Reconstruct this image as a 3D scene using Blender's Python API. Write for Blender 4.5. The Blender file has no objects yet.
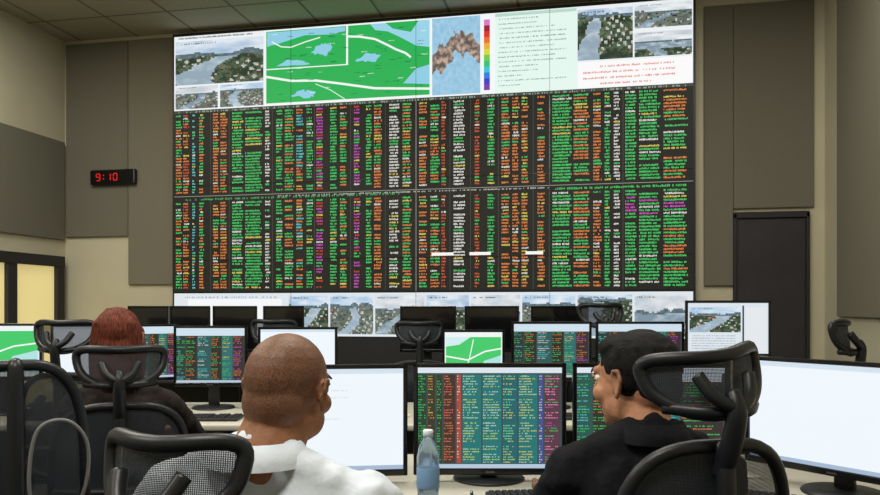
import bpy, bmesh, math, random
from mathutils import Vector, Matrix, Euler, noise as mnoise
random.seed(7)
scene = bpy.context.scene
scene.view_settings.view_transform = 'Standard'
TH = math.radians(11.2)
C, S = math.cos(TH), math.sin(TH)
CAMZ = 1.35
def W(a, d, z=0.0):
    """consoles are laid out on a grid turned 11.2 deg from the room axes"""
    return Vector((a*C - d*S, a*S + d*C, z))
def lin(c):
    return tuple(((v/255)/12.92 if v/255 <= .04045 else ((v/255+.055)/1.055)**2.4) for v in c)

# ------------------------------------------------------------------ materials
def new_mat(name):
    m = bpy.data.materials.new(name); m.use_nodes = True
    nt = m.node_tree
    b = nt.nodes.get('Principled BSDF')
    return m, nt, b
def mat(name, rgb, rough=.6, metal=0., noise=0., nscale=40., bump=0., bscale=None, emis=None, estr=0., trans=0., alpha=1., coat=0., spec=.5):
    m, nt, b = new_mat(name)
    c = lin(rgb)
    b.inputs['Base Color'].default_value = (*c, 1)
    b.inputs['Roughness'].default_value = rough
    b.inputs['Metallic'].default_value = metal
    b.inputs['Coat Weight'].default_value = coat
    b.inputs['Specular IOR Level'].default_value = spec
    if trans: b.inputs['Transmission Weight'].default_value = trans
    if emis:
        b.inputs['Emission Color'].default_value = (*lin(emis), 1)
        b.inputs['Emission Strength'].default_value = estr
    tc = nt.nodes.new('ShaderNodeTexCoord')
    if noise:
        n = nt.nodes.new('ShaderNodeTexNoise'); n.inputs['Scale'].default_value = nscale
        n.inputs['Detail'].default_value = 4
        nt.links.new(tc.outputs['Object'], n.inputs['Vector'])
        r = nt.nodes.new('ShaderNodeValToRGB')
        r.color_ramp.elements[0].position = .3; r.color_ramp.elements[1].position = .7
        r.color_ramp.elements[0].color = (*[v*(1-noise) for v in c], 1)
        r.color_ramp.elements[1].color = (*[min(1, v*(1+noise)) for v in c], 1)
        nt.links.new(n.outputs['Fac'], r.inputs['Fac'])
        nt.links.new(r.outputs['Color'], b.inputs['Base Color'])
    if bump:
        n2 = nt.nodes.new('ShaderNodeTexNoise'); n2.inputs['Scale'].default_value = bscale or nscale
        n2.inputs['Detail'].default_value = 5
        nt.links.new(tc.outputs['Object'], n2.inputs['Vector'])
        bp = nt.nodes.new('ShaderNodeBump'); bp.inputs['Strength'].default_value = bump
        bp.inputs['Distance'].default_value = .02
        nt.links.new(n2.outputs['Fac'], bp.inputs['Height'])
        nt.links.new(bp.outputs['Normal'], b.inputs['Normal'])
    return m
M = {}
M['wall'] = mat('cream_paint', (194,187,163), .8, noise=.04, nscale=3, bump=.05, bscale=150)
M['panel'] = mat('acoustic_fabric', (110,107,94), .95, noise=.10, nscale=250, bump=.15, bscale=300)
M['panel2'] = mat('acoustic_fabric_light', (119,115,100), .95, noise=.10, nscale=250, bump=.15, bscale=300)
M['floor'] = mat('carpet', (60,62,66), .95, noise=.25, nscale=120, bump=.3, bscale=300)
M['black'] = mat('black_plastic', (26,27,30), .45, noise=.1, nscale=60)
M['gloss'] = mat('black_gloss', (14,14,17), .18)
M['frame'] = mat('chair_frame', (20,23,29), .42, noise=.1, nscale=30, spec=.4)
M['fabric'] = mat('seat_fabric', (26,29,36), .9, noise=.2, nscale=200, bump=.2, bscale=300)
M['metal'] = mat('brushed_metal', (120,122,125), .3, metal=1., noise=.05, nscale=60)
M['desk'] = mat('desk_laminate', (196,192,180), .4, noise=.04, nscale=12)
M['deskside'] = mat('desk_panel', (92,90,84), .6, noise=.05, nscale=12)
M['dark'] = mat('console_dark', (32,32,34), .6, noise=.1, nscale=20)
M['door'] = mat('door_dark', (44,42,46), .5, noise=.12, nscale=8)
M['shirt'] = mat('white_shirt', (206,214,226), .85, noise=.03, nscale=20, bump=.25, bscale=26, spec=.2)
M['jacket'] = mat('dark_jacket', (25,25,29), .9, noise=.15, nscale=40, bump=.35, bscale=30, spec=.12)
M['top3'] = mat('brown_top', (46,40,40), .9, noise=.15, nscale=40, bump=.3, bscale=30, spec=.15)
M['pants'] = mat('navy_trousers', (32,36,50), .9, noise=.1, nscale=60, bump=.3, bscale=10)
M['shoe'] = mat('leather_shoe', (20,18,17), .35, bump=.1, bscale=30)
M['eye'] = mat('eye_white', (225,220,212), .2)
M['iris'] = mat('iris_brown', (38,22,14), .15)
M['brow'] = mat('eyebrow', (25,18,15), .8)
M['lip'] = mat('lip_tone', (140,84,74), .45)
M['key'] = mat('key_caps', (34,35,38), .5)
M['paper'] = mat('paper', (228,226,216), .8, noise=.02, nscale=20)
M['red'] = mat('led_red', (110,5,5), .4, emis=(220,28,22), estr=.9)
M['warmglass'] = mat('lit_frosted_glass', (220,205,150), .3, noise=.08, nscale=3, emis=(226,208,140), estr=.62)
M['cable'] = mat('cable_grey', (110,110,112), .5)
M['lens'] = mat('troffer_diffuser', (235,235,225), .5, emis=(255,248,232), estr=2.0)
M['water'] = mat('bottle_plastic', (185,210,228), .12, trans=.8)
M['cap'] = mat('bottle_cap', (225,232,240), .4)
M['offscreen'] = mat('screen_glass_off', (14,15,18), .12, coat=.5)
M['white'] = mat('white_plastic', (210,210,206), .4)
def hair_mat(name, rgb):
    m, nt, b = new_mat(name); L = nt.links; N = nt.nodes.new; c = lin(rgb)
    tc = N('ShaderNodeTexCoord'); mp = N('ShaderNodeMapping'); mp.inputs['Scale'].default_value = (260,60,40)
    L.new(tc.outputs['Object'], mp.inputs['Vector'])
    n = N('ShaderNodeTexNoise'); n.inputs['Scale'].default_value = 1.; n.inputs['Detail'].default_value = 5
    L.new(mp.outputs[0], n.inputs['Vector'])
    r = N('ShaderNodeValToRGB'); r.color_ramp.elements[0].position = .35; r.color_ramp.elements[1].position = .68
    r.color_ramp.elements[0].color = (*[v*.5 for v in c],1); r.color_ramp.elements[1].color = (*[min(1,v*1.6) for v in c],1)
    L.new(n.outputs['Fac'], r.inputs['Fac']); L.new(r.outputs['Color'], b.inputs['Base Color'])
    bp = N('ShaderNodeBump'); bp.inputs['Strength'].default_value = .5; bp.inputs['Distance'].default_value = .006
    L.new(n.outputs['Fac'], bp.inputs['Height']); L.new(bp.outputs['Normal'], b.inputs['Normal'])
    b.inputs['Roughness'].default_value = .7; b.inputs['Specular IOR Level'].default_value = .15
    return m
M['hair'] = hair_mat('black_hair', (18,16,18)); M['hair3'] = hair_mat('auburn_hair', (98,50,38))

def skin_mat(name, skin, fuzz, fade):
    m, nt, b = new_mat(name)
    L = nt.links; N = nt.nodes.new
    tc = N('ShaderNodeTexCoord'); sep = N('ShaderNodeSeparateXYZ'); L.new(tc.outputs['Object'], sep.inputs[0])
    my = N('ShaderNodeMath'); my.operation = 'MULTIPLY'; my.inputs[1].default_value = -.85
    L.new(sep.outputs['Y'], my.inputs[0])
    ad = N('ShaderNodeMath'); ad.operation = 'ADD'; L.new(sep.outputs['Z'], ad.inputs[0]); L.new(my.outputs[0], ad.inputs[1])
    n = N('ShaderNodeTexNoise'); n.inputs['Scale'].default_value = 30; L.new(tc.outputs['Object'], n.inputs['Vector'])
    mn = N('ShaderNodeMath'); mn.operation = 'MULTIPLY_ADD'; mn.inputs[1].default_value = .03; L.new(n.outputs['Fac'], mn.inputs[0]); L.new(ad.outputs[0], mn.inputs[2])
    mr = N('ShaderNodeMapRange'); mr.inputs['From Min'].default_value = .0; mr.inputs['From Max'].default_value = .075
    mr.inputs['To Max'].default_value = fade
    L.new(mn.outputs[0], mr.inputs['Value'])
    n2 = N('ShaderNodeTexNoise'); n2.inputs['Scale'].default_value = 320; n2.inputs['Detail'].default_value = 4
    L.new(tc.outputs['Object'], n2.inputs['Vector'])
    mm = N('ShaderNodeMath'); mm.operation = 'MULTIPLY'; L.new(mr.outputs[0], mm.inputs[0])
    m3 = N('ShaderNodeMapRange'); m3.inputs['From Min'].default_value = .35; m3.inputs['From Max'].default_value = .65; m3.inputs['To Min'].default_value = .45
    L.new(n2.outputs['Fac'], m3.inputs['Value']); L.new(m3.outputs[0], mm.inputs[1])
    n4 = N('ShaderNodeTexNoise'); n4.inputs['Scale'].default_value = 45; n4.inputs['Detail'].default_value = 5
    L.new(tc.outputs['Object'], n4.inputs['Vector'])
    rr = N('ShaderNodeValToRGB'); rr.color_ramp.elements[0].position = .3; rr.color_ramp.elements[1].position = .7
    c = lin(skin)
    rr.color_ramp.elements[0].color = (c[0]*.82, c[1]*.76, c[2]*.74, 1); rr.color_ramp.elements[1].color = (min(1,c[0]*1.12), c[1]*1.1, c[2]*1.06, 1)
    L.new(n4.outputs['Fac'], rr.inputs['Fac'])
    mix = N('ShaderNodeMix'); mix.data_type = 'RGBA'
    L.new(rr.outputs['Color'], mix.inputs[6]); mix.inputs[7].default_value = (*lin(fuzz), 1)
    L.new(mm.outputs[0], mix.inputs[0])
    L.new(mix.outputs[2], b.inputs['Base Color'])
    b.inputs['Roughness'].default_value = .5; b.inputs['Specular IOR Level'].default_value = .35
    b.inputs['Subsurface Weight'].default_value = .08
    b.inputs['Subsurface Radius'].default_value = (.02,.01,.005)
    bp = N('ShaderNodeBump'); bp.inputs['Strength'].default_value = .25; bp.inputs['Distance'].default_value = .004
    L.new(n2.outputs['Fac'], bp.inputs['Height']); L.new(bp.outputs['Normal'], b.inputs['Normal'])
    return m
M['skin1'] = skin_mat('skin_brown', (152,106,78), (66,47,40), .85)
M['skin2'] = skin_mat('skin_tan', (180,130,102), (30,24,24), .9)
M['skin3'] = skin_mat('skin_olive', (186,136,106), (90,50,38), .9)
def mesh_cloth(name, rgb, scale, op):
    m, nt, b = new_mat(name); L = nt.links; N = nt.nodes.new
    b.inputs['Base Color'].default_value = (*lin(rgb), 1); b.inputs['Roughness'].default_value = .6
    tc = N('ShaderNodeTexCoord'); sep = N('ShaderNodeSeparateXYZ'); L.new(tc.outputs['Object'], sep.inputs[0])
    def wave(o):
        mu = N('ShaderNodeMath'); mu.operation = 'MULTIPLY'; mu.inputs[1].default_value = scale; L.new(o, mu.inputs[0])
        si = N('ShaderNodeMath'); si.operation = 'SINE'; L.new(mu.outputs[0], si.inputs[0]); return si
    a, c = wave(sep.outputs['X']), wave(sep.outputs['Z'])
    mx = N('ShaderNodeMath'); mx.operation = 'MAXIMUM'; L.new(a.outputs[0], mx.inputs[0]); L.new(c.outputs[0], mx.inputs[1])
    gt = N('ShaderNodeMapRange'); gt.inputs['From Min'].default_value = .1; gt.inputs['From Max'].default_value = .5
    gt.inputs['To Min'].default_value = op; gt.inputs['To Max'].default_value = 1.
    L.new(mx.outputs[0], gt.inputs['Value']); L.new(gt.outputs[0], b.inputs['Alpha'])
    return m
M['mesh'] = mesh_cloth('chair_mesh_weave', (38,44,54), 2200, .42)
# vertex colour screen
m, nt, b = new_mat('screen_pixels')
ca = nt.nodes.new('ShaderNodeVertexColor'); ca.layer_name = 'Col'
b.inputs['Base Color'].default_value = (.012,.012,.012,1); b.inputs['Roughness'].default_value = .5
b.inputs['Specular IOR Level'].default_value = .2
nt.links.new(ca.outputs['Color'], b.inputs['Emission Color']); b.inputs['Emission Strength'].default_value = 1.06
M['screen'] = m
# ceiling tiles
m, nt, b = new_mat('ceiling_tiles')
tc = nt.nodes.new('ShaderNodeTexCoord'); br = nt.nodes.new('ShaderNodeTexBrick')
br.offset = 0; br.inputs['Scale'].default_value = 1; br.inputs['Brick Width'].default_value = .6; br.inputs['Row Height'].default_value = .6
br.inputs['Mortar Size'].default_value = .012
br.inputs['Color1'].default_value = (*lin((172,166,142)),1); br.inputs['Color2'].default_value = (*lin((162,156,134)),1)
br.inputs['Mortar'].default_value = (*lin((112,108,90)),1)
nt.links.new(tc.outputs['Object'], br.inputs['Vector']); nt.links.new(br.outputs['Color'], b.inputs['Base Color'])
b.inputs['Roughness'].default_value = .8
M['ceil'] = m

# ------------------------------------------------------------------ mesh helpers
def link(o, parent=None):
    scene.collection.objects.link(o)
    if parent: o.parent = parent
    return o
def empty(name, loc, rz=0.):
    e = bpy.data.objects.new(name, None); e.empty_display_size = .1
    e.location = loc; e.rotation_euler = (0,0,rz)
    return link(e)
def obj(name, vs, fs, mt, parent=None, smooth=False, loc=(0,0,0), rot=(0,0,0)):
    me = bpy.data.meshes.new(name); me.from_pydata([tuple(v) for v in vs], [], fs)
    bm = bmesh.new(); bm.from_mesh(me); bmesh.ops.recalc_face_normals(bm, faces=bm.faces); bm.to_mesh(me); bm.free()
    if smooth:
        for p in me.polygons: p.use_smooth = True
    me.materials.append(mt)
    o = bpy.data.objects.new(name, me); o.location = loc; o.rotation_euler = rot
    return link(o, parent)
def box(name, lo, hi, mt, parent=None, bev=0., loc=(0,0,0), rot=(0,0,0), seg=2):
    bm = bmesh.new(); bmesh.ops.create_cube(bm, size=1)
    lo, hi = Vector(lo), Vector(hi); c = (lo+hi)/2; s = hi-lo
    for v in bm.verts: v.co = Vector((v.co.x*s.x+c.x, v.co.y*s.y+c.y, v.co.z*s.z+c.z))
    if bev: bmesh.ops.bevel(bm, geom=list(bm.edges), offset=bev, segments=seg, affect='EDGES', profile=.5)
    me = bpy.data.meshes.new(name); bm.to_mesh(me); bm.free()
    if bev and seg > 2:
        for p in me.polygons: p.use_smooth = True
    me.materials.append(mt)
    o = bpy.data.objects.new(name, me); o.location = loc; o.rotation_euler = rot
    return link(o, parent)
def spline(pts, n=6):
    """catmull-rom resample"""
    P = [Vector(p) for p in pts]; out = []
    for i in range(len(P)-1):
        p0, p1, p2, p3 = P[max(i-1,0)], P[i], P[i+1], P[min(i+2,len(P)-1)]
        for k in range(n):
            t = k/n
            out.append(.5*((2*p1)+(p2-p0)*t+(2*p0-5*p1+4*p2-p3)*t*t+(3*p1-p0-3*p2+p3)*t**3))
    out.append(P[-1]); return out
def tube_geo(pts, rad, seg=10, closed=False, flat=1.):
    pts = [Vector(p) for p in pts]; n = len(pts)
    if not hasattr(rad, '__len__'): rad = [rad]*n
    vs, fs = [], []
    prev = None
    for i, p in enumerate(pts):
        if closed: t = (pts[(i+1) % n]-pts[i-1]).normalized()
        else: t = (pts[min(i+1, n-1)]-pts[max(i-1, 0)]).normalized()
        if prev is None:
            a = Vector((0,1,0)) if abs(t.y) < .9 else Vector((1,0,0))
            u = (a-t*a.dot(t)).normalized()
        else: u = (prev-t*prev.dot(t)).normalized()
        prev = u; w = t.cross(u)
        for k in range(seg):
            an = 2*math.pi*k/seg
            vs.append(p+u*math.cos(an)*rad[i]*flat+w*math.sin(an)*rad[i])
    m = n if closed else n-1
    for i in range(m):
        j = (i+1) % n
        for k in range(seg):
            l = (k+1) % seg
            fs.append((i*seg+k, i*seg+l, j*seg+l, j*seg+k))
    if not closed:
        fs.append(tuple(range(seg))); fs.append(tuple((n-1)*seg+k for k in range(seg)))
    return vs, fs
def tube(name, pts, rad, mt, parent=None, seg=10, closed=False, flat=1.):
    if hasattr(rad, '__len__') and len(pts) > 2:
        n = 5; q = spline(pts, n); rr = []
        for i in range(len(pts)-1):
            for k in range(n): rr.append(rad[i]+(rad[i+1]-rad[i])*k/n)
        rr.append(rad[-1]); pts, rad = q, rr
    vs, fs = tube_geo(pts, rad, seg, closed, flat)
    return obj(name, vs, fs, mt, parent, True)
def lathe(name, prof, mt, parent=None, seg=24, loc=(0,0,0)):
    vs, fs = [], []
    for r, z in prof:
        for k in range(seg):
            a = 2*math.pi*k/seg; vs.append((r*math.cos(a), r*math.sin(a), z))
    for i in range(len(prof)-1):
        for k in range(seg):
            l = (k+1) % seg; fs.append((i*seg+k, i*seg+l, (i+1)*seg+l, (i+1)*seg+k))
    fs.append(tuple(range(seg))); fs.append(tuple((len(prof)-1)*seg+k for k in range(seg)))
    return obj(name, vs, fs, mt, parent, True, loc)
class Blob:
    def __init__(s): s.v, s.f = [], []
    def ell(s, c, r, rot=(0,0,0), nu=20, nv=12):
        R = Euler(rot).to_matrix(); c = Vector(c); b0 = len(s.v)
        s.v.append(c+R@Vector((0,0,r[2])))
        for i in range(1, nv):
            t = math.pi*i/nv
            for k in range(nu):
                a = 2*math.pi*k/nu
                s.v.append(c+R@Vector((r[0]*math.sin(t)*math.cos(a), r[1]*math.sin(t)*math.sin(a), r[2]*math.cos(t))))
        s.v.append(c+R@Vector((0,0,-r[2]))); e = len(s.v)-1
        for k in range(nu):
            l = (k+1) % nu
            s.f.append((b0, b0+1+k, b0+1+l))
            for i in range(nv-2):
                s.f.append((b0+1+i*nu+k, b0+1+(i+1)*nu+k, b0+1+(i+1)*nu+l, b0+1+i*nu+l))
            s.f.append((b0+1+(nv-2)*nu+k, e, b0+1+(nv-2)*nu+l))
    def cap(s, p0, p1, r0, r1, nu=16):
        p0, p1 = Vector(p0), Vector(p1); d = p1-p0; L = d.length
        q = Vector((0,0,1)).rotation_difference(d.normalized())
        prof = []
        for i in range(1, 5):
            t = math.pi/2*(1-i/4); prof.append((r0*math.cos(t), -r0*math.sin(t)))
        for i in range(0, 4):
            t = math.pi/2*i/4; prof.append((r1*math.cos(t), L+r1*math.sin(t)))
        b0 = len(s.v); s.v.append(p0+q@Vector((0,0,-r0)))
        for r, z in prof:
            for k in range(nu):
                a = 2*math.pi*k/nu; s.v.append(p0+q@Vector((r*math.cos(a), r*math.sin(a), z)))
        s.v.append(p0+q@Vector((0,0,L+r1))); e = len(s.v)-1; n = len(prof)
        for k in range(nu):
            l = (k+1) % nu
            s.f.append((b0, b0+1+l, b0+1+k))
            for i in range(n-1):
                s.f.append((b0+1+i*nu+k, b0+1+i*nu+l, b0+1+(i+1)*nu+l, b0+1+(i+1)*nu+k))
            s.f.append((b0+1+(n-1)*nu+k, b0+1+(n-1)*nu+l, e))
    def chain(s, pts, rs):
        for i in range(len(pts)-1): s.cap(pts[i], pts[i+1], rs[i], rs[i+1])
    def make(s, name, mt, parent, vox, smooth=6, loc=(0,0,0), rot=(0,0,0), folds=0.):
        me = bpy.data.meshes.new(name); me.from_pydata([tuple(v) for v in s.v], [], s.f)
        me.materials.append(mt)
        o = bpy.data.objects.new(name, me); o.location = loc; o.rotation_euler = rot
        link(o, parent)
        r = o.modifiers.new('remesh', 'REMESH'); r.mode = 'VOXEL'; r.voxel_size = vox; r.use_smooth_shade = True
        sm = o.modifiers.new('smooth', 'SMOOTH'); sm.factor = .5; sm.iterations = smooth
        if folds:
            t = bpy.data.textures.get('cloth_folds')
            if not t:
                t = bpy.data.textures.new('cloth_folds', 'MARBLE'); t.noise_scale = .10; t.turbulence = 9.
                t.noise_depth = 2; t.marble_type = 'SOFT'
            dm = o.modifiers.new('folds', 'DISPLACE'); dm.texture = t; dm.strength = folds; dm.mid_level = .5; dm.texture_coords = 'LOCAL'
        return o

# ------------------------------------------------------------------ screen canvas
def lerp(a, b, t):
    t = min(1, max(0, t)); return tuple(x+(y-x)*t for x, y in zip(a, b))
class Canvas:
    def __init__(s, w, h, eps=.0006): s.w, s.h, s.e = w, h, eps; s.v, s.f, s.c = [], [], []
    def poly(s, pts, rgb, layer=1, k=1.):
        b = len(s.v)
        for x, z in pts: s.v.append((min(max(x,0),s.w), -s.e*layer, min(max(z,0),s.h)))
        s.f.append(tuple(range(b, b+len(pts)))); s.c.append(tuple(v*k for v in lin(rgb)))
    def rect(s, x0, z0, x1, z1, rgb, layer=1, k=1.):
        s.poly([(x0,z0),(x1,z0),(x1,z1),(x0,z1)], rgb, layer, k)
    def text(s, x0, x1, z, hh, rgb, layer=3, fill=.85, cw=None, k=1.):
        cw = cw or hh*.55; x = x0
        while x+cw*.8 < x1:
            if random.random() < fill:
                a = random.uniform(.55, 1.)*hh; t = random.random()
                zz = z+(hh-a)*(0 if t < .5 else .5)
                s.rect(x, zz, x+cw*random.uniform(.5,.82), zz+a, rgb, layer, k)
            x += cw
    def line(s, pts, w, rgb, layer=2):
        for (x0,z0),(x1,z1) in zip(pts, pts[1:]):
            dx, dz = x1-x0, z1-z0; l = math.hypot(dx,dz) or 1; nx, nz = -dz/l*w/2, dx/l*w/2
            s.poly([(x0-nx,z0-nz),(x1-nx,z1-nz),(x1+nx,z1+nz),(x0+nx,z0+nz)], rgb, layer)
    def photo(s, x0, z0, x1, z1, kind=0, cell=.0125):
        """a camera feed: sky, far hills, water and built-up foreshore, as a fine mosaic"""
        w, h = x1-x0, z1-z0; nx, nz = max(12,int(w/cell)), max(8,int(h/cell))
        sd = random.uniform(0,50); R = random.random
        def fb(x, y): return mnoise.fractal(Vector((x,y,sd)), 1.0, 2.0, 4)
        hz0 = (.62,.60,.70,.82,.55,.66)[kind % 6]
        skyA, skyB = [((158,184,210),(218,226,234)),((186,196,204),(230,232,234)),((166,194,220),(224,232,238))][kind % 3]
        wat = [(142,162,176),(122,142,156),(150,170,186)][kind % 3]
        for i in range(nx):
            u = (i+.5)/nx; hz = hz0+.05*fb(u*2.2,3.); hill = hz+.05+.09*abs(fb(u*3.,9.))
            for j in range(nz):
                v = (j+.5)/nz; n = fb(u*5*w/h*.6, v*7); n2 = fb(u*22, v*22)
                if v > hill: c = lerp(skyA, skyB, .55+.9*fb(u*2.5, v*5))
                elif v > hz: c = lerp((70,92,100),(112,128,134), .5+n2)
                else:
                    rc = .30+.35*v+.16*math.sin(v*5+sd) if kind != 3 else .15+.25*v
                    rw = (.17 if kind in (0,3,5) else .09)*(1.15-v)+.03
                    if kind == 4 and v > .3: rc, rw = .5, .6
                    if abs(u-rc)+.05*n < rw: c = lerp(wat, (188,202,212), .2+n)
                    else:
                        c = lerp((36,54,38),(96,112,84), .4+.9*n+.5*n2)
                        if kind in (1,2): c = lerp(c, (136,140,142), .5)
                        q = math.sin(u*46+v*9)*math.sin(v*34-u*6)   # street grid of buildings
                        if q > .35 and fb(u*4+7, v*4) > -.05: c = lerp((150,150,144),(214,212,204), R())
                        elif q > .2 and R() < .3: c = (44,50,52)
                        if R() < .015: c = (160,92,70)
                s.rect(x0+w*i/nx, z0+h*j/nz, x0+w*(i+1)/nx, z0+h*(j+1)/nz, c, 2)
        s.text(x0+w*.05, x0+w*.5, z1-h*.08, h*.04, (70,80,90), 4, .7)
    def make(s, name, parent, loc=(0,0,0), rot=(0,0,0)):
        me = bpy.data.meshes.new(name); me.from_pydata(s.v, [], s.f)
        at = me.color_attributes.new('Col', 'FLOAT_COLOR', 'CORNER')
        arr = []
        for f, c in zip(s.f, s.c):
            for _ in f: arr.extend((*c, 1))
        at.data.foreach_set('color', arr)
        me.materials.append(M['screen'])
        o = bpy.data.objects.new(name, me); o.location = loc; o.rotation_euler = rot
        return link(o, parent)

GR, OR, WH, MG, CY, YE, RD = (62,188,96), (210,122,62), (208,208,200), (186,76,172), (92,186,186), (205,190,84), (190,58,44)
# ------------------------------------------------------------------ room shell
XL, XR, YB, YF, ZC = -4.98, 1.82, 6.50, -2.6, 3.92
box('floor', (XL-.1,YF-.1,-.1), (XR+.1,YB+.1,0), M['floor'])
box('ceiling', (XL-.1,YF-.1,ZC), (XR+.1,YB+.1,ZC+.1), M['ceil'])
box('wall_back', (XL-.1,YB,0), (XR+.1,YB+.1,ZC), M['wall'])
box('wall_left', (XL-.1,YF,0), (XL,YB,ZC), M['wall'])
box('wall_right', (XR,YF,0), (XR+.1,YB,ZC), M['wall'])
box('wall_front', (XL-.1,YF-.1,0), (XR+.1,YF,ZC), M['wall'])
box('baseboard_back', (XL,YB-.015,0), (1.13,YB,.1), M['dark'])
box('baseboard_left', (XL,YF,0), (XL+.015,4.9,.1), M['dark'])
box('baseboard_right', (XR-.015,YF,0), (XR,YB,.1), M['dark'])
def apanel(lo, hi, mt): return box('acoustic_wall_panel', lo, hi, mt, bev=.006)
apanel((XL+.03,YB-.03,2.03), (-4.29,YB,3.88), M['panel'])
apanel((-4.285,YB-.03,1.57), (-3.82,YB,3.88), M['panel2'])
apanel((.905,YB-.03,1.53), (1.13,YB,3.80), M['panel'])
apanel((1.132,YB-.03,2.15), (1.735,YB,3.80), M['panel'])
apanel((XL,4.6,2.00), (XL+.03,YB-.04,2.94), M['panel'])
apanel((XL,1.5,2.00), (XL+.03,4.58,2.94), M['panel'])
apanel((XR-.03,3.2,1.285), (XR,6.10,3.80), M['panel2'])
# door in back wall
d = empty('door_1', (1.415, YB, 0))
box('leaf', (-.26,-.03,.005), (.26,0,2.07), M['door'], d, .004)
box('jamb_left', (-.285,-.05,0), (-.26,0,2.11), M['dark'], d, .004)
box('jamb_right', (.26,-.05,0), (.285,0,2.11), M['dark'], d, .004)
box('header', (-.285,-.05,2.07), (.285,0,2.12), M['dark'], d, .004)
tube('handle', [(-.2,-.03,1.0),(-.2,-.07,1.0),(-.1,-.07,1.0)], .009, M['metal'], d)
# glazed door on left wall
d = empty('door_2', (XL, 5.72, 0))
box('pane_1', (.0,.09,.12), (.02,.60,1.74), M['warmglass'], d)
box('pane_2', (.0,-.60,.12), (.02,-.02,1.74), M['warmglass'], d)
for a, b_ in ((-.70,-.60),(-.02,.09),(.60,.70)):
    box('stile', (0,a,0), (.06,b_,1.83), M['dark'], d, .004)
box('header', (0,-.70,1.74), (.065,.70,1.84), M['dark'], d, .004)
box('sill', (0,-.70,0), (.062,.70,.12), M['dark'], d, .004)
tube('handle', [(.06,.04,.95),(.10,.04,.95),(.10,.04,1.2),(.06,.04,1.2)], .008, M['metal'], d)
# ------------------------------------------------------------------ led clock
ck = empty('digital_wall_clock', (-4.42, YB-.03, 2.585))
box('case', (-.235,-.05,-.072), (.235,0,.072), M['gloss'], ck, .012)
SEG = {'0':'abcdef','1':'bc','9':'abcdfg'}
def digit(ch, cx):
    w, h, t = .038, .064, .008
    P = {'a':(0,h/2,1),'g':(0,0,1),'d':(0,-h/2,1),'f':(-w/2,h/4,0),'b':(w/2,h/4,0),'e':(-w/2,-h/4,0),'c':(w/2,-h/4,0)}
    for s_ in SEG[ch]:
        x, z, hor = P[s_]; a, c = (w/2-.004, t/2) if hor else (t/2, h/4-.003)
        box('segment', (cx+x-a,-.054,z-c), (cx+x+a,-.049,z+c), M['red'], ck)
digit('9', -.145); digit('1', -.035); digit('0', .035)
for z in (-.016,.016): box('colon', (-.093,-.054,z-.005), (-.083,-.049,z+.005), M['red'], ck)

# ------------------------------------------------------------------ video wall
VW, VH = 4.583, 2.75
vw = empty('video_wall', (-3.771, 6.41, 1.10))
box('cabinet', (-.02,.004,-.02), (VW+.02,.088,VH+.03), M['black'], vw)
box('plinth', (-.02,.0,-1.10), (VW+.02,.088,-.02), M['dark'], vw)
cv = Canvas(VW, VH, .0012)
Z = lambda z: z-1.10
U = lambda u: u*VW
cv.rect(0,0,VW,VH,(28,27,22),0)
cv.rect(0,Z(3.165),U(.195),VH,(230,234,236),1)
cv.photo(U(.003),Z(3.40),U(.192),Z(3.80),0)
cv.text(U(.01),U(.17),Z(3.822),.016,(60,70,80),3)
cv.photo(U(.003),Z(3.18),U(.095),Z(3.385),1); cv.photo(U(.10),Z(3.18),U(.192),Z(3.385),2)
# chart maps
GM, BM = (44,172,84), (140,200,222)
cv.rect(U(.195),Z(3.165),U(.53),VH,(236,240,238),1)
cv.rect(U(.198),Z(3.19),U(.362),Z(3.49),GM,2); cv.rect(U(.198),Z(3.50),U(.362),Z(3.835),GM,2)
cv.rect(U(.366),Z(3.19),U(.526),Z(3.835),GM,2)
cv.rect(U(.362),Z(3.19),U(.366),Z(3.49),GM,2)
def coast(pts, col, layer, rough=.012):
    out = []
    for i in range(len(pts)):
        (x0,z0),(x1,z1) = pts[i], pts[(i+1) % len(pts)]
        for k in range(6):
            t = k/6; j = 0 if k == 0 else 1
            out.append((x0+(x1-x0)*t+random.uniform(-rough,rough)*j, z0+(z1-z0)*t+random.uniform(-rough,rough)*j))
    c0 = (sum(p[0] for p in out)/len(out), sum(p[1] for p in out)/len(out))
    for a, b_ in zip(out, out[1:]+out[:1]): cv.poly([c0, a, b_], col, layer)
coast([(U(.20),Z(3.70)),(U(.225),Z(3.73)),(U(.25),Z(3.79)),(U(.30),Z(3.80)),(U(.33),Z(3.77)),(U(.36),Z(3.79)),(U(.36),Z(3.83)),(U(.20),Z(3.83))],BM,3,.005)
coast([(U(.29),Z(3.62)),(U(.32),Z(3.58)),(U(.335),Z(3.66)),(U(.32),Z(3.70)),(U(.305),Z(3.68))],BM,3)
coast([(U(.22),Z(3.52)),(U(.24),Z(3.57)),(U(.27),Z(3.56)),(U(.29),Z(3.52))],BM,3,.006)
cv.poly([(U(.41),Z(3.835)),(U(.42),Z(3.78)),(U(.445),Z(3.76)),(U(.47),Z(3.70)),(U(.50),Z(3.62)),(U(.526),Z(3.60)),(U(.526),Z(3.835))],(150,206,226),3)
cv.poly([(U(.44),Z(3.835)),(U(.455),Z(3.78)),(U(.49),Z(3.74)),(U(.505),Z(3.835))],GM,4)
cv.poly([(U(.475),Z(3.30)),(U(.50),Z(3.42)),(U(.526),Z(3.45)),(U(.526),Z(3.28))],BM,3)
coast([(U(.38),Z(3.52)),(U(.40),Z(3.58)),(U(.43),Z(3.56)),(U(.42),Z(3.50))],BM,3)
coast([(U(.25),Z(3.24)),(U(.27),Z(3.29)),(U(.30),Z(3.27)),(U(.29),Z(3.22))],BM,3)
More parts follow.
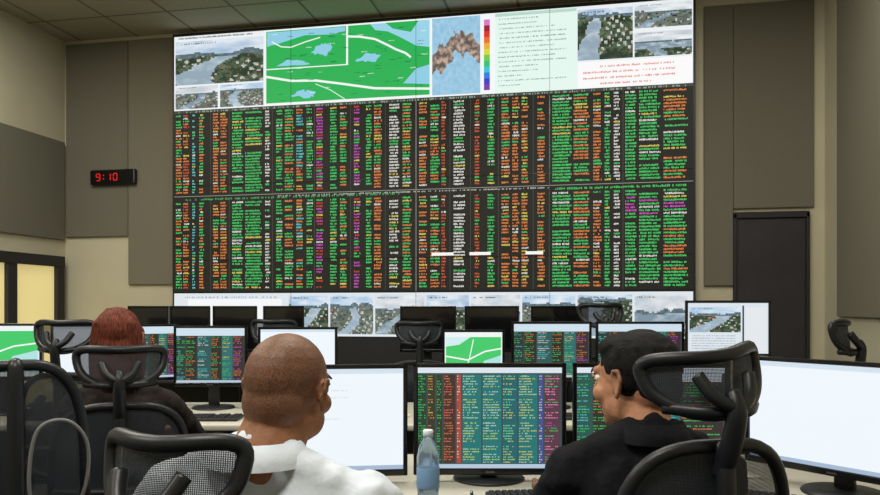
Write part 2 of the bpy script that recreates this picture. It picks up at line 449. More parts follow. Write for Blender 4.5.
cv.line([(U(.198),Z(3.43)),(U(.25),Z(3.38)),(U(.30),Z(3.37)),(U(.35),Z(3.33)),(U(.42),Z(3.27)),(U(.526),Z(3.24))],.020,(236,242,236),5)
cv.line([(U(.366),Z(3.74)),(U(.39),Z(3.73)),(U(.42),Z(3.70)),(U(.445),Z(3.64)),(U(.46),Z(3.60)),(U(.48),Z(3.56)),(U(.49),Z(3.52))],.018,(236,242,238),5)
cv.line([(U(.21),Z(3.74)),(U(.23),Z(3.69)),(U(.25),Z(3.68)),(U(.28),Z(3.72)),(U(.31),Z(3.75))],.010,(236,242,238),5)
cv.line([(U(.30),Z(3.34)),(U(.33),Z(3.28)),(U(.36),Z(3.19))],.008,(210,235,215),5)
for i in range(60):
    a, c = random.uniform(.2,.51), random.uniform(3.2,3.8)
    cv.text(U(a),U(a+.012),Z(c),.009,random.choice([(226,240,226),(20,90,50),(30,110,60)]),6)
# relief map
cv.rect(U(.53),Z(3.165),U(.65),VH,(236,240,242),1)
rx0, rx1, rz0, rz1 = .531, .622, 3.18, 3.84
for i in range(60):
    for j in range(96):
        u = rx0+(rx1-rx0)*(i+.5)/60; z = rz0+(rz1-rz0)*(j+.5)/96
        s_ = (u-.531)/.091; cz = 3.42+.19*math.sin(s_*2.6-.1)+.05*mnoise.fractal(Vector((s_*5,1.3,0)),1,2,3)
        hw = .08+.05*mnoise.fractal(Vector((s_*4,7.3,0)),1,2,3)+.05*mnoise.fractal(Vector((u*70,z*12,4)),1,2,3)
        n = mnoise.fractal(Vector((u*130,z*22,2)),1,2,4)
        if abs(z-cz) < hw: c = lerp((96,84,80),(190,168,150),.5+n*1.1)
        else: c = lerp((128,178,210),(170,208,228),.5+.4*n)
        cv.rect(U(rx0+(rx1-rx0)*i/60),Z(rz0+(rz1-rz0)*j/96),U(rx0+(rx1-rx0)*(i+1)/60),Z(rz0+(rz1-rz0)*(j+1)/96),c,2)
for i in range(12):
    col = [(120,60,160),(60,60,190),(50,120,220),(60,190,210),(50,190,110),(110,200,60),(210,210,60),(230,170,50),(230,110,40),(220,50,40),(160,30,60),(210,120,190)][i]
    cv.rect(U(.629),Z(3.20+i*.05),U(.640),Z(3.25+i*.05),col,2)
# list page
cv.rect(U(.65),Z(3.165),U(.798),VH,(222,240,232),1)
cv.rect(U(.65),Z(3.815),U(.798),Z(3.84),(180,210,198),2)
for i in range(15):
    z = 3.785-i*.04
    cv.text(U(.656),U(random.choice([.70,.73,.78,.76])),Z(z),.012,(120,150,138) if i % 4 else (80,116,104),3,fill=.75)
# pictures top right
cv.rect(U(.798),Z(3.165),U(1),VH,(230,234,236),1)
cv.photo(U(.80),Z(3.40),U(.897),Z(3.82),3)
cv.photo(U(.90),Z(3.635),U(.998),Z(3.83),1); cv.photo(U(.90),Z(3.40),U(.998),Z(3.60),4)
cv.rect(U(.80),Z(3.17),U(.998),Z(3.385),(242,242,242),2)
for i in range(4): cv.text(U(.84 if i in(0,3) else .81),U(.97 if i < 3 else .93),Z(3.335-i*.047),.017,(222,120,108),3,fill=.8,cw=.012)
# vessel table rows
cols = [(.004,.018,'GO'),(.020,.034,'OR'),(.040,.047,'C'),(.055,.066,'OG'),(.085,.099,'O'),(.101,.116,'O'),(.126,.151,'G'),(.154,.192,'G'),(.196,.207,'W'),
        (.219,.233,'G'),(.237,.257,'GO'),(.261,.276,'OC'),(.282,.296,'G'),(.302,.317,'M'),(.330,.345,'G'),(.350,.365,'GO'),(.378,.391,'M'),(.402,.414,'G'),(.418,.434,'O'),(.448,.468,'WW'),(.474,.492,'GO'),
        (.506,.522,'O'),(.528,.546,'OG'),(.549,.558,'R'),(.572,.595,'WW'),(.612,.622,'R'),(.636,.650,'G'),(.662,.678,'O'),(.682,.695,'O'),(.699,.712,'OY'),(.728,.742,'O'),
        (.755,.791,'G'),(.793,.823,'GO'),(.828,.843,'O'),(.848,.859,'G'),(.864,.876,'WW'),(.884,.905,'G'),(.908,.946,'G'),(.950,.992,'GO')]
CM = {'G':GR,'O':OR,'R':(190,84,52),'C':CY,'W':WH,'M':MG,'Y':YE}
def block(ztop, n, dz, low):
    for i in range(n):
        z = ztop-i*dz
        for a, c, t in cols:
            col = CM[random.choice(t)]
            if 'M' in t and random.random() < .35: col = RD
            if 'WW' == t:
                if random.random() < .12: continue
            elif random.random() < .07: continue
            if low and a > .88 and i < 8: col = MG if random.random() < .6 else GR
            if random.random() < .09: col = WH
            if random.random() < .07: col = YE
            if random.random() < .12: col = GR
            e = c-random.random()*.2*(c-a)
            cv.text(U(a),U(e),Z(z),.018,col,2,fill=.95,cw=.0100,k=1.18)
cv.rect(0,Z(3.140),VW,Z(3.165),(60,66,58),1)
cv.text(U(.01),U(.99),Z(3.142),.018,(150,170,150),3,fill=.5)
block(3.110, 28, .0262, False)
cv.rect(U(0),Z(2.372),U(1),Z(2.377),(150,150,140),2)
cv.text(U(.01),U(.47),Z(2.335),.020,(70,160,90),3,fill=.6,cw=.014)
cv.text(U(.22),U(.75),Z(2.35),.014,(180,180,170),3,fill=.7,cw=.012)
cv.text(U(.76),U(.99),Z(2.335),.020,GR,3,fill=.8,cw=.014)
block(2.300, 30, .0266, True)
for a, c in ((.53,.572),(.602,.642),(.706,.738)): cv.rect(U(a),Z(1.80),U(c),Z(1.826),(240,240,236),5)
for u in (.5,): cv.rect(U(u)-.004,Z(1.49),U(u)+.004,Z(3.14),(150,152,146),6)
for u in (.080,.120,.211,.298,.371,.440,.565,.604,.656,.720,.749,.880): cv.rect(U(u)-.0015,Z(1.49),U(u)+.0015,Z(3.14),(84,86,80),3)
for u in (.25,.75): cv.rect(U(u)-.002,Z(1.49),U(u)+.002,Z(3.14),(84,84,80),6)
cv.rect(0,Z(1.484),VW,Z(1.502),(8,8,8),6)
# lower strip
cv.rect(0,0,VW,Z(1.484),(216,224,230),1)
cv.text(U(.02),U(.22),Z(1.44),.016,(130,150,160),3,fill=.5)
cv.rect(U(.03),Z(1.2),U(.23),Z(1.43),(238,240,242),2)
x = .245; k = 0
for wd in (.085,.09,.10,.085,.095,.10,.10,.095):
    if x+wd > .997: break
    cv.photo(U(x),Z(1.12),U(x+wd-.004),Z(1.46),(5,2,1,0,4,2,3,4)[k]); x += wd; k += 1
cv.make('display_surface', vw)
for i in (1,2,3):
    box('seam_vertical', (i*VW/4-.0015,-.0100,0), (i*VW/4+.0015,-.0085,VH), M['gloss'], vw)
    box('seam_horizontal', (0,-.0100,i*VH/4-.0015), (VW,-.0085,i*VH/4+.0015), M['gloss'], vw)

# ------------------------------------------------------------------ desks
def desk(a0, a1, d0, d1, z, topm, name='control_desk'):
    o = W((a0+a1)/2, (d0+d1)/2); e = empty(name, (o.x,o.y,0), TH)
    w, dp = (a1-a0)/2, (d1-d0)/2
    box('top', (-w,-dp,z-.035), (w,dp,z), topm, e, .01, seg=3)
    box('back_panel', (-w+.05,dp-.07,.06), (w-.05,dp-.04,z-.035), M['deskside'], e, .004)
    n = max(2, int((a1-a0)/1.4)+1)
    for i in range(n):
        x = -w+.06+i*(2*w-.12)/(n-1)
        box('leg_%d' % (i+1), (x-.02,-dp+.35,0), (x+.02,dp-.05,z-.035), M['deskside'], e, .004)
    return e
DZ = .79
desk(-.80, 1.62, 2.02, 2.92, DZ, M['desk'])
desk(-2.75, 1.95, 3.66, 4.52, DZ, M['desk'])
desk(-2.5, 1.35, 5.22, 5.80, .86, M['dark'])

# ------------------------------------------------------------------ monitor
def c_white(c):
    c.rect(0,0,c.w,c.h,(232,240,246),0); c.rect(0,c.h*.95,c.w,c.h,(206,220,232),1)
    c.rect(0,0,c.w,c.h*.04,(160,180,204),1)
def c_doc(c):
    c_white(c)
    for i in range(7): c.text(c.w*.1,c.w*random.uniform(.4,.8),c.h*(.85-.07*i),c.h*.014,(214,180,172) if i == 3 else (204,212,220),2)
def c_map(c):
    c.rect(0,0,c.w,c.h,(232,238,238),0); c.rect(c.w*.02,c.h*.08,c.w*.98,c.h*.9,(66,196,104),1)
    c.poly([(c.w*.02,c.h*.9),(c.w*.02,c.h*.7),(c.w*.25,c.h*.74),(c.w*.45,c.h*.9)],(204,230,234),2)
    c.poly([(c.w*.6,c.h*.08),(c.w*.68,c.h*.4),(c.w*.98,c.h*.52),(c.w*.98,c.h*.08)],(170,220,220),2)
    c.line([(c.w*.02,c.h*.5),(c.w*.4,c.h*.42),(c.w*.7,c.h*.6),(c.w*.98,c.h*.66)],c.h*.03,(240,244,240),3)
    c.line([(c.w*.3,c.h*.1),(c.w*.42,c.h*.4),(c.w*.5,c.h*.85)],c.h*.02,(236,244,238),3)
def c_pics(c):
    c.rect(0,0,c.w,c.h,(214,222,230),0)
    c.photo(c.w*.02,c.h*.42,c.w*.66,c.h*.92,5,.0065)
    c.rect(c.w*.72,c.h*.05,c.w*.98,c.h*.92,(222,226,230),2)
    c.rect(c.w*.68,c.h*.2,c.w*.70,c.h*.95,(40,40,44),4)
    for i in range(6): c.text(c.w*.05,c.w*.6,c.h*(.34-.05*i),c.h*.02,(140,152,160),3)
def table(c, bands, rows, cw, th=.5, lit=1.):
    c.rect(0,0,c.w,c.h,(56,76,76),0)
    c.rect(0,c.h*.945,c.w,c.h,(214,224,232),1)
    c.rect(0,0,c.w,c.h*.04,(176,194,214),1)
    zt, zb = c.h*.93, c.h*.05; dz = (zt-zb)/rows
    for a, b_, bg, fg in bands:
        c.rect(c.w*a,zb,c.w*b_,zt,bg,1)
        for r in range(rows):
            z = zt-(r+1)*dz+dz*.15
            if r % 9 == 8: continue
            if random.random() < .1: continue
            e = b_-random.random()*.4*(b_-a)
            c.text(c.w*a+cw*.3,c.w*e-cw*.2,z,dz*th,random.choice(fg),3,fill=.8,cw=cw)
def c_tab_main(c):
    T = (34,112,112)
    table(c, [(0,.06,(40,60,46),[GR]),(.07,.12,(52,54,40),[OR,YE]),(.13,.17,(44,58,42),[GR]),(.18,.26,(66,48,42),[OR,(220,100,80)]),(.27,.30,(170,70,58),[WH]),
      (.31,.44,T,[(190,206,90),(170,210,170)]),(.45,.58,T,[(180,206,100),(180,210,190)]),(.59,.69,(36,96,104),[(120,210,140),(200,200,90)]),(.70,.83,T,[(190,206,150),(200,196,100)]),
      (.84,.87,(66,80,134),[WH]),(.88,.99,(84,56,68),[MG,GR,(230,130,180)])], 34, .0048)
def c_tab_b(c):
    table(c, [(0,.1,(40,84,76),[GR,CY]),(.11,.24,(44,46,38),[OR,GR]),(.25,.36,(44,126,126),[WH,YE]),(.37,.52,(44,46,38),[OR,RD]),(.53,.7,(44,104,106),[GR,CY]),(.71,.99,(52,46,46),[OR,GR])], 32, .0050)
    c.rect(c.w*.62,c.h*.86,c.w*.98,c.h*.94,(206,218,230),4)
def c_tab_s(c):
    table(c, [(0,.13,(36,54,50),[GR,CY]),(.14,.3,(38,42,36),[OR,GR]),(.31,.5,(40,84,84),[CY,WH]),(.51,.66,(38,42,36),[OR,GR]),(.67,.82,(44,104,104),[GR,YE]),(.83,.99,(52,42,44),[MG,OR])], 24, .0075)
    c.rect(0,c.h*.86,c.w,c.h,(200,218,230),4)
def monitor(a, d, zc, w, h, yaw, content, dz=DZ, name='computer_monitor'):
    p = W(a, d); e = empty(name, (p.x,p.y,dz), TH+math.radians(yaw))
    z0 = zc-dz
    b_ = .014
    box('rear_shell', (-w/2+.004,.004,z0-h/2+.004), (w/2-.004,.034,z0+h/2-.004), M['black'], e, .008, seg=3)
    box('rear_hump', (-w*.28,.03,z0-h*.28), (w*.28,.058,z0+h*.25), M['black'], e, .014, seg=3)
    for nm, lo, hi in (('bezel_top',(-w/2,-.008,z0+h/2-b_),(w/2,.012,z0+h/2)),('bezel_bottom',(-w/2,-.008,z0-h/2),(w/2,.012,z0-h/2+b_*1.5)),
                   ('bezel_left',(-w/2,-.008,z0-h/2),(-w/2+b_,.012,z0+h/2)),('bezel_right',(w/2-b_,-.008,z0-h/2),(w/2,.012,z0+h/2))):
        box(nm, lo, hi, M['gloss'], e, .003)
    sw, sh = w-2*b_, h-2.5*b_
    if content:
        c = Canvas(sw, sh, .0004); content(c)
        c.make('screen', e, (-sw/2, .0005, z0-h/2+1.5*b_))
    else:
        box('screen', (-sw/2,-.001,z0-h/2+1.5*b_), (sw/2,.006,z0+h/2-b_), M['offscreen'], e)
    box('badge', (-.015,-.0095,z0-h/2+.007), (.015,-.0078,z0-h/2+.013), M['metal'], e)
    box('neck', (-.03,.055,.012), (.03,.080,z0), M['black'], e, .006, seg=3)
    lathe('foot', [(.02,0),(.115,0),(.118,.004),(.112,.010),(.05,.014),(.02,.018)], M['black'], e, 32, (0,.055,0))
    return e
monitor(-.352, 2.395, .994, .50, .355, 7, c_doc)
monitor(.160, 2.44, .994, .49, .358, 0, c_tab_main)
monitor(.676, 2.44, .994, .50, .358, -1, c_tab_b)
monitor(1.170, 2.262, 1.022, .58, .345, -56, c_white)
monitor(-2.32, 3.98, 1.12, .46, .30, 4, c_map)
monitor(-1.95, 4.22, 1.10, .42, .32, 0, c_white)
monitor(-1.625, 4.25, 1.10, .32, .32, 28, c_tab_s)
monitor(-1.268, 4.20, 1.085, .405, .335, 0, c_tab_s)
monitor(-.79, 4.22, 1.085, .44, .32, 0, c_white)
monitor(.185, 4.20, 1.08, .345, .30, 0, c_map)
monitor(.619, 4.22, 1.11, .445, .33, 0, c_tab_s)
monitor(1.110, 4.22, 1.11, .49, .33, 0, c_tab_s)
monitor(1.515, 4.0, 1.24, .437, .30, -6, c_pics)
for a, w in ((-2.08,.29),(-1.785,.29),(-1.464,.32),(-1.115,.29),(-.085,.40),(.37,.39),(.853,.41)):
    monitor(a, 5.42, 1.20, w, .33, random.uniform(-4,4), None, .86)

# ------------------------------------------------------------------ keyboards etc
def keyboard(a, d, yaw=0):
    p = W(a, d); e = empty('computer_keyboard', (p.x,p.y,DZ), TH+math.radians(yaw))
    box('body', (-.22,-.075,0), (.22,.075,.016), M['black'], e, .006, seg=3)
    bm = bmesh.new()
    for r in range(6):
        for k in range(22):
            if k in (15,19) : continue
            x, y = -.205+k*.0195, -.062+r*.0215
            ret = bmesh.ops.create_cube(bm, size=1)
            wd = .017 if not (r == 0 and 4 < k < 10) else .0195
            for v in ret['verts']:
                t = .85 if v.co.z > 0 else 1
                v.co = Vector((x+v.co.x*wd*t, y+v.co.y*.018*t, .019+v.co.z*.008))
    me = bpy.data.meshes.new('keys'); bm.to_mesh(me); bm.free(); me.materials.append(M['key'])
    link(bpy.data.objects.new('keys', me), e)
def mouse(a, d):
    p = W(a, d); e = empty('computer_mouse', (p.x,p.y,DZ), TH)
    B = Blob(); B.ell((0,0,.012),(.03,.052,.022)); B.make('shell', M['black'], e, .004, 2)
    tube('wheel', [(-.004,.03,.033),(.004,.03,.033)], .008, M['metal'], e)
keyboard(-.19, 2.13, -8); keyboard(.36, 2.21, 6); keyboard(1.02, 2.13, -30)
mouse(.70, 2.16); mouse(.09, 2.13)
keyboard(-1.22, 3.82); keyboard(.62, 3.86); keyboard(-.72,3.84); keyboard(1.12,3.88)
def papers(a, d, yaw, n=3):
    p = W(a, d); e = empty('paper_stack', (p.x,p.y,DZ), TH+math.radians(yaw))
    for i in range(n):
        box('sheet_%d' % (i+1), (-.105,-.148,.0+i*.0022), (.105,.148,.002+i*.0022), M['paper'], e, rot=(0,0,random.uniform(-.2,.2)))
papers(-1.62, 3.86, 12); papers(-.30, 3.85, -12); papers(.92, 2.62, 10, 2)
def phone(a, d, yaw=0):
    p = W(a, d); e = empty('desk_phone', (p.x,p.y,DZ), TH+math.radians(yaw))
    vs = [(-.09,-.1,0),(.09,-.1,0),(.09,.1,0),(-.09,.1,0),(-.09,-.1,.02),(.09,-.1,.02),(.09,.1,.07),(-.09,.1,.07)]
    obj('body', vs, [(0,1,2,3),(4,5,6,7),(0,1,5,4),(1,2,6,5),(2,3,7,6),(3,0,4,7)], M['black'], e)
    tube('handset', [(-.06,-.09,.045),(-.06,-.07,.06),(-.06,0,.075),(-.06,.07,.09),(-.06,.09,.088)], [.022,.02,.013,.02,.022], M['gloss'], e)
    for r in range(4):
        for k in range(3):
            x, y = .0+k*.03, -.07+r*.03
            box('button', (x-.009,y-.009,.02), (x+.009,y+.009,.034+.25*(y+.1)), M['key'], e)
phone(-2.0, 3.88, 10); phone(.05, 3.86)
# water bottle
p = W(-.033, 2.10); e = empty('water_bottle', (p.x,p.y,DZ))
lathe('bottle', [(.022,0),(.029,.004),(.031,.02),(.029,.05),(.031,.06),(.029,.09),(.031,.10),(.031,.15),(.024,.18),(.013,.198),(.012,.208)], M['water'], e)
lathe('label', [(.0315,.065),(.0318,.066),(.0318,.12),(.0315,.121)], mat('bottle_label',(120,160,200),.5), e)
lathe('cap', [(.012,.206),(.014,.207),(.014,.222),(.012,.224)], M['cap'], e)

# ------------------------------------------------------------------ chair
def sup(a, b, n, t):
    c, s_ = math.cos(t), math.sin(t)
    return a*math.copysign(abs(c)**(2/n), c), b*math.copysign(abs(s_)**(2/n), s_)
def chair(a, d, yaw, back_top=1.02, bw=.46, head=None, hw=.27, hh=.13, roll=0., curve=.06):
    p = W(a, d); e = empty('office_chair', (p.x,p.y,0), TH+math.radians(yaw))
    N = 28; vs, fs = [], []
    prof = [(.90,-.045),(1.0,-.03),(1.02,0),(1.0,.025),(.9,.045),(.5,.05),(.05,.045)]
    for k, (s_, z) in enumerate(prof):
        for i in range(N):
            x, y = sup(.245, .235, 3.5, 2*math.pi*i/N)
            dz_ = -.02*max(0, y/.235)**2 if k > 2 else 0
            vs.append((x*s_, y*s_, .455+z+dz_))
    for k in range(len(prof)-1):
        for i in range(N):
            j = (i+1) % N; fs.append((k*N+i, k*N+j, (k+1)*N+j, (k+1)*N+i))
    fs.append(tuple(range(N))); fs.append(tuple((len(prof)-1)*N+i for i in range(N)))
    obj('seat', vs, fs, M['fabric'], e, True)
    zb = .56; zc = (zb+back_top)/2; hb = (back_top-zb)/2; aw = bw/2
    def Y(x, z, aw_=aw, y0=-.235, cur=.05):
        return y0+cur*(x/aw_)**2-.05*(z-.55)+.03*math.exp(-((z-.68)/.12)**2)
    pts = []
    for i in range(48):
        x, z = sup(aw, hb, 3.2, 2*math.pi*i/48); z += zc
        x *= 1-.12*((z-zb)/(2*hb))*.8
        pts.append((x, Y(x,z), z))
    tube('back_frame', pts, .015, M['frame'], e, 10, True)
    n, m_ = 14, 16; vs, fs = [], []
    for j in range(m_+1):
        v = -1+2*j/m_; z = zc+v*hb*.985; 
        wx = aw*(max(0,1-abs(v)**3.2))**(1/3.2)*(1-.12*((z-zb)/(2*hb))*.8)
        for i in range(n+1):
            x = (-1+2*i/n)*max(wx,.02); vs.append((x, Y(x,z), z))
    for j in range(m_):
        for i in range(n): fs.append((j*(n+1)+i, j*(n+1)+i+1, (j+1)*(n+1)+i+1, (j+1)*(n+1)+i))
    obj('back_mesh', vs, fs, M['mesh'], e, True)
    tube('spine', [(0,-.10,.39),(0,-.26,.42),(0,-.285,.56),(0,-.285,.75),(0,-.285,back_top-.04),(0,-.268,back_top)], [.03,.03,.026,.022,.02,.014], M['frame'], e, 12)
    tube('lumbar_bar', spline([(-aw*.9,-.215,.70),(-aw*.5,-.265,.70),(0,-.28,.70),(aw*.5,-.265,.70),(aw*.9,-.215,.70)]), .014, M['frame'], e)
    if head:
        y0 = -.275; cr, sr = math.cos(math.radians(roll)), math.sin(math.radians(roll))
        def hpnt(x, z):
            z2 = z+.022*(x/(hw/2))**2
            xx, zz = x*cr-z2*sr, x*sr+z2*cr
            return (xx, y0+curve*(x/(hw/2))**2+.015*(z/hh), head+zz)
        hp = []
        for i in range(48):
            x, z = sup(hw/2, hh/2, 2.8, 2*math.pi*i/48)
            x *= 1+.10*(z/(hh/2))
            hp.append(hpnt(x, z))
        tube('headrest_frame', hp, .0145, M['frame'], e, 10, True)
        vs, fs = [], []; n, m_ = 12, 8
        for j in range(m_+1):
            v = -1+2*j/m_; wx = hw/2*(max(0,1-abs(v)**2.8))**(1/2.8)*(1+.10*v)
            for i in range(n+1):
                x = (-1+2*i/n)*max(wx,.01); z = v*hh/2*.98
                vs.append(hpnt(x, z))
        for j in range(m_):
            for i in range(n): fs.append((j*(n+1)+i, j*(n+1)+i+1, (j+1)*(n+1)+i+1, (j+1)*(n+1)+i))
        obj('headrest_mesh', vs, fs, M['mesh'], e, True)
        tube('headrest_bracket', spline([(-.06,y0-.002,head+.02),(-.04,y0-.03,head-.02),(0,y0-.045,head-.04),(.04,y0-.03,head-.02),(.06,y0-.002,head+.02)]), .014, M['frame'], e)
        tube('headrest_lower_bar', spline([(-hw*.4,y0+curve*.6,head-hh*.42),(-.05,y0-.015,head-hh*.45),(0,y0-.02,head-hh*.46),(.05,y0-.015,head-hh*.45),(hw*.4,y0+curve*.6,head-hh*.42)]), .013, M['frame'], e)
        tube('headrest_stem', [(0,-.27,back_top-.06),(0,-.30,back_top+.0),(0,y0-.045,head-.05),(0,y0-.03,head-.01)], [.02,.022,.02,.014], M['frame'], e, 12)
    for sx in (-1,1):
        tube('arm_post', [(sx*.2,0,.40),(sx*.275,0,.42),(sx*.285,0,.52),(sx*.285,-.01,.64)], [.018,.02,.018,.018], M['frame'], e)
        box('arm_pad', (sx*.285-.035,-.13,.64), (sx*.285+.035,.11,.668), M['black'], e, .012, seg=4)
    box('tilt_box', (-.1,-.12,.37), (.1,.1,.412), M['black'], e, .012, seg=3)
    lathe('gas_lift', [(.028,.09),(.028,.24),(.02,.245),(.02,.38)], M['metal'], e)
    for k in range(5):
        an = 2*math.pi*k/5+.3; cx, cy = math.cos(an), math.sin(an)
        tube('base_leg_%d' % (k+1), [(0,0,.11),(cx*.15,cy*.15,.10),(cx*.30,cy*.30,.07)], [.03,.024,.016], M['frame'], e)
        for s_ in (-1,1):
            px, py = cx*.3-cy*.014*s_, cy*.3+cx*.014*s_
            tube('caster', [(px+cy*.009,py-cx*.009,.0275),(px-cy*.009,py+cx*.009,.0275)], .027, M['black'], e, 16)
        tube('caster_stem', [(cx*.3,cy*.3,.03),(cx*.3,cy*.3,.07)], .007, M['metal'], e)
    return e
chair(.495, 1.800, 16, 1.07, .44, 1.195, .27, .115, roll=6, curve=.075)
chair(-.372, 1.458, -17, .97, .44, 1.070, .25, .13)
chair(-1.229, 2.954, 20, 1.0, .48, 1.135, .29, .13)
chair(-1.75, 3.77, 0, 1.04, .46, 1.215, .27, .13)
ca = chair(-1.25, 2.23, 30, 1.20, .36)
tube('cable_loop', spline([(.10,-.27,.75),(.16,-.29,.85),(.17,-.30,.98),(.12,-.31,1.05),(.05,-.31,1.03),(.03,-.31,.90),(.05,-.30,.78),(.08,-.29,.70)]), .005, M['cable'], ca)
chair(1.52, 3.40, 60, 1.04, .44, 1.22, .26, .13)
chair(-.15, 4.92, 5, 1.02, .46, 1.19)
chair(-1.0, 4.92, -8, 1.02, .46, 1.2)
chair(.95, 4.90, 10, 1.05, .46, 1.30)

# ------------------------------------------------------------------ people
def hand(e, wrist, direc, side, mt):
    """side=+1 right hand, palm down"""
    f = Vector(direc).normalized(); wr = Vector(wrist)
    lat = f.cross(Vector((0,0,1))).normalized()   # to the right of the direction
    up = Vector((0,0,1)); inn = -lat*side
    B = Blob()
    def P(l, s_, u): return wr+f*l+inn*s_+up*u
    B.cap(P(-.03,0,0), P(.01,0,0), .026, .026)
    for s_ in (-.028,-.01,.01,.026): B.cap(P(.01,s_*.6,0), P(.085,s_,-.004), .014, .0125)
    lens = ((.028,.066),(.010,.076),(-.010,.070),(-.028,.054))
    for s_, L in lens:
        B.chain([P(.085,s_,0), P(.085+L*.45,s_*1.12,.006), P(.085+L*.78,s_*1.16,-.006), P(.085+L,s_*1.18,-.02)], [.0095,.009,.008,.0072])
    B.chain([P(.02,.025,-.004), P(.05,.048,-.008), P(.085,.056,-.016)], [.013,.0105,.0085])
    B.make('hand_right' if side > 0 else 'hand_left', mt, e, .0035, 3)
def person(name, a, d, yaw, hyaw, htilt, skin, cloth, R, Lft, hair=None, head=(0,.02,1.185), zoff=0., stout=1., neckr=.06, lean=0., up=0., hs=1.):
    p = W(a, d); e = empty(name, (p.x,p.y,zoff), TH+math.radians(yaw))
    k = stout; q = up
    B = Blob()
    B.ell((0,-.01,.60),(.18*k,.135,.13)); B.ell((0,0,.74),(.168*k,.135*k,.16)); B.ell((lean*.6,0,.89+q*.5),(.185*k,.13*k,.16))
    for s_ in (-1,1):
        B.cap((s_*.05+lean,-.03,1.0+q),(s_*.175*k+lean,-.015,.975+q),.062,.062)
        B.cap((s_*.03+lean,-.04,1.06+q),(s_*.13*k+lean,-.03,1.005+q),.045,.05)
        B.ell((s_*.08+lean,-.05,.93+q),(.09,.07,.11))
    B.cap((lean,-.045,.98+q),(lean,-.04,1.055+q),.075,.062)
    for s_, (el, wr) in ((1,R),(-1,Lft)):
        sh = Vector((s_*.195*k+lean,-.012,.97+q))
        el, wr = Vector(el), Vector(wr)
        B.chain([sh, sh.lerp(el,.5), el], [.062*k,.056,.047]); B.chain([el, el.lerp(wr,.35), wr], [.047,.044,.033])
        hand(e, wr+(wr-el).normalized()*.02, Vector((-s_*.25,1,-.06)), s_, skin)
    B.make('upper_garment', cloth, e, .009, 6, folds=.011)
    B = Blob(); B.ell((0,-.01,.57),(.175*k,.14,.10))
    for s_ in (-1,1):
        B.chain([(s_*.09,0,.555),(s_*.11,.22,.56),(s_*.12,.43,.53)],[.092,.08,.064])
        B.chain([(s_*.12,.43,.53),(s_*.12,.45,.34),(s_*.12,.43,.13)],[.06,.058,.046])
    B.make('trousers', M['pants'], e, .012, 4)
    for s_ in (-1,1):
        B = Blob(); B.cap((s_*.12,.40,.045),(s_*.13,.56,.036),.042,.034); B.cap((s_*.12,.42,.05),(s_*.12,.43,.11),.042,.04)
        o = B.make('shoe_left' if s_ < 0 else 'shoe_right', M['shoe'], e, .008, 3)
    hl = Vector(head); rot = Euler((math.radians(htilt[0]), math.radians(htilt[1]), math.radians(hyaw)))
    Ri = rot.to_matrix().inverted()
    B = Blob()
    B.ell((0,-.012,.028),(.076,.098,.087)); B.ell((0,.028,-.02),(.063,.066,.085)); B.ell((0,.034,-.068),(.053*(.6+.4*k),.050,.042))
    B.ell((0,.068,-.094),(.022,.019,.017)); B.ell((0,-.05,-.02),(.066,.055,.062))
    B.cap((0,.092,.012),(0,.107,-.026),.008,.0115); B.ell((-.011,.098,-.030),(.009,.010,.008)); B.ell((.011,.098,-.030),(.009,.010,.008))
    B.cap((-.034,.081,.026),(.034,.081,.026),.011,.011)
    for s_ in (-1,1):
        B.ell((s_*.036,.064,-.028),(.026,.026,.024)); B.ell((s_*.05,.01,-.058),(.018*k,.045,.034))
        B.cap((s_*.02,.078,-.058),(0,.088,-.055),.005,.007); B.cap((s_*.018,.077,-.066),(0,.086,-.067),.005,.008)
        ex = s_*.080
        hel = [(ex-s_*.006,.006,-.022),(ex,.010,.006),(ex+s_*.007,.002,.026),(ex+s_*.012,-.014,.028),(ex+s_*.015,-.022,.010),(ex+s_*.011,-.016,-.014),(ex+s_*.004,-.004,-.032)]
        B.chain(hel, [.005,.0055,.0055,.0055,.0055,.0055,.007]); B.ell((ex,-.004,-.002),(.006,.014,.024))
    nb = Ri@(Vector((lean,-.04,1.035+q))-hl)/hs
    B.cap((0,-.018,-.045), nb, neckr*.95, neckr*1.04/hs)
    if k > 1.05: B.ell((0,-.060,-.075),(.050,.020,.018))
    ho = B.make('head', skin, e, .0042, 4, hl, rot); ho.scale = (hs,hs,hs)
    he = empty('face_details', hl); he.parent = e; he.rotation_euler = rot; he.scale = (hs,hs,hs)
    def sph(nm, c, r, mt):
        b = Blob(); b.ell(c, r, nu=16, nv=10); return obj(nm, b.v, b.f, mt, he, True)
    for s_ in (-1,1):
        x = s_*.031
        sph('eyeball', (x,.079,.008), (.0125,.012,.0095), M['eye']); sph('iris', (x,.0875,.008), (.0052,.0042,.0052), M['iris'])
        tube('eyebrow', [(x-.016,.089,.024+.002*s_),(x,.0935,.029),(x+.016,.089,.024-.002*s_)], [.002,.0035,.002], M['brow'], he)
        tube('eyelid', [(x-.014,.085,.010),(x-.007,.0905,.0165),(x+.007,.0905,.0165),(x+.014,.085,.010)], .0028, skin, he)
    tube('mouth', [(-.020,.0825,-.063),(-.008,.0935,-.0605),(.008,.0935,-.0605),(.020,.0825,-.063)], [.0015,.003,.003,.0015], M['lip'], he)
    if hair == 'short':
        B = Blob(); B.ell((0,-.022,.040),(.084,.101,.083)); B.ell((0,-.062,-.012),(.068,.052,.060)); B.ell((-.056,-.016,.010),(.025,.038,.043)); B.ell((.056,-.016,.010),(.025,.038,.043))
        B.ell((0,.022,.078),(.066,.062,.038))
        B.make('hair', M['hair'], e, .0042, 3, hl, rot, folds=.004)
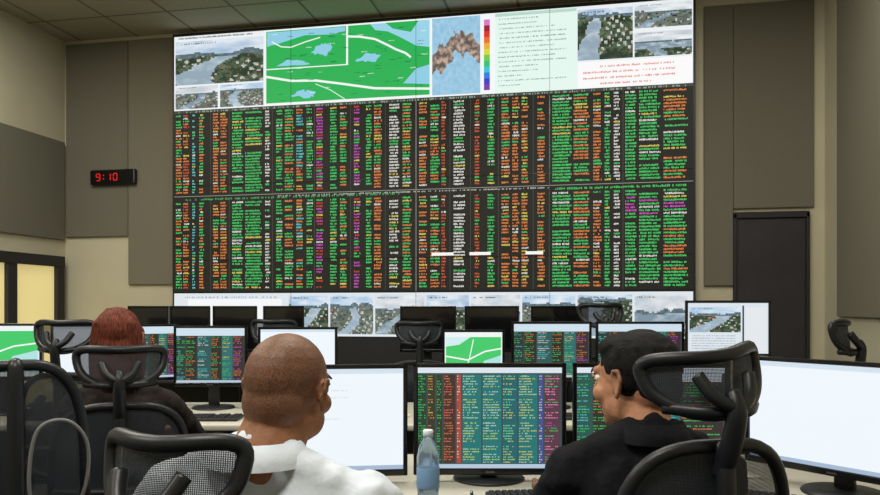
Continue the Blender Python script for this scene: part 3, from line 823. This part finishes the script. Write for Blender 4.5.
    if hair == 'long':
        B = Blob(); B.ell((0,-.02,.04),(.086,.104,.09)); B.ell((0,-.07,-.06),(.080,.050,.12)); B.ell((0,-.085,-.13),(.078,.04,.10))
        for s_ in (-1,1): B.chain([(s_*.066,.01,.03),(s_*.08,-.01,-.05),(s_*.078,-.03,-.14)],[.03,.028,.024])
        for i in range(22):
            an = math.pi*(i+.5)/22; cx = math.cos(an)
            B.chain([(cx*.03,-.05,.118),(cx*.07,-.092,.065),(cx*.084,-.108+.03*abs(cx),-.02),(cx*.084,-.114+.03*abs(cx),-.12),(cx*.075,-.10,-.21)],[.009,.010,.010,.009,.006])
        B.make('hair', M['hair3'], e, .005, 3, hl, rot)
    vs, fs = [], []; n = 36
    r0 = neckr+.012
    rows = [(.0,r0),(.040,r0-.004),(.045,r0+.001),(.010,r0+.018),(.0,r0+.020)]
    for qq, (z, r) in enumerate(rows):
        for i in range(n):
            t = 2*math.pi*i/n+math.pi/2
            front = max(0, math.sin(t))
            vs.append((lean+r*math.cos(t)*1.02, -.040+r*math.sin(t)*1.05, 1.045+q+z*(1-.2*front)-.03*front))
    for qq in range(len(rows)-1):
        for i in range(n): j = (i+1) % n; fs.append((qq*n+i,qq*n+j,(qq+1)*n+j,(qq+1)*n+i))
    obj('collar', vs, fs, cloth, e, True)
    return e
person('man_in_white_shirt', -.335, 1.475, -17, -4, (-2,3,0), M['skin1'], M['shirt'],
       ((.27,.20,.79),(.17,.44,.835)), ((-.36,.12,.90),(-.17,.44,.835)), None, stout=1.07, neckr=.067, head=(.035,.02,1.190), lean=.01, up=.015, hs=.97)
person('man_in_dark_jacket', .485, 1.80, 6, 38, (-3,0,0), M['skin2'], M['jacket'],
       ((.25,.12,.78),(.17,.33,.835)), ((-.225,.12,.76),(-.16,.33,.835)), 'short', stout=.94, neckr=.058, head=(-.018,.02,1.177))
person('woman_with_auburn_hair', -1.245, 2.985, 14, 0, (0,0,0), M['skin3'], M['top3'],
       ((.26,.2,.80),(.16,.46,.80)), ((-.26,.2,.80),(-.16,.46,.80)), 'long', zoff=.0, stout=.88, neckr=.05, head=(-.02,.02,1.225))

# ------------------------------------------------------------------ ceiling troffers / lights
def troffer(x, y, pw):
    e = empty('ceiling_light', (x,y,ZC))
    box('frame', (-.62,-.32,-.03), (.62,.32,0), M['white'], e, .004)
    box('diffuser', (-.58,-.28,-.036), (.58,.28,-.029), M['lens'], e)
    l = bpy.data.lights.new('lamp', 'AREA'); l.shape = 'RECTANGLE'; l.size = 1.1; l.size_y = .5; l.energy = pw; l.color = (1,.96,.85)
    o = bpy.data.objects.new('lamp', l); o.location = (0,0,-.045); link(o, e)
for x, y, pw in ((-3.4,.2,74),(-.6,.2,80),(-3.4,3.0,58),(-.6,3.0,58),(-4.2,4.55,26),(1.1,4.4,26)): troffer(x, y, pw)
w = bpy.data.worlds.new('world'); scene.world = w; w.use_nodes = True
w.node_tree.nodes['Background'].inputs[0].default_value = (.3,.3,.28,1); w.node_tree.nodes['Background'].inputs[1].default_value = .3

cam = bpy.data.cameras.new('camera'); co = bpy.data.objects.new('camera', cam); link(co)
co.location = (0,0,CAMZ); co.rotation_euler = (math.pi/2, 0, TH)
cam.sensor_width = 36; cam.lens = 36*760/880; cam.shift_y = (308-247.5)/880
cam.clip_start = .05
scene.camera = co
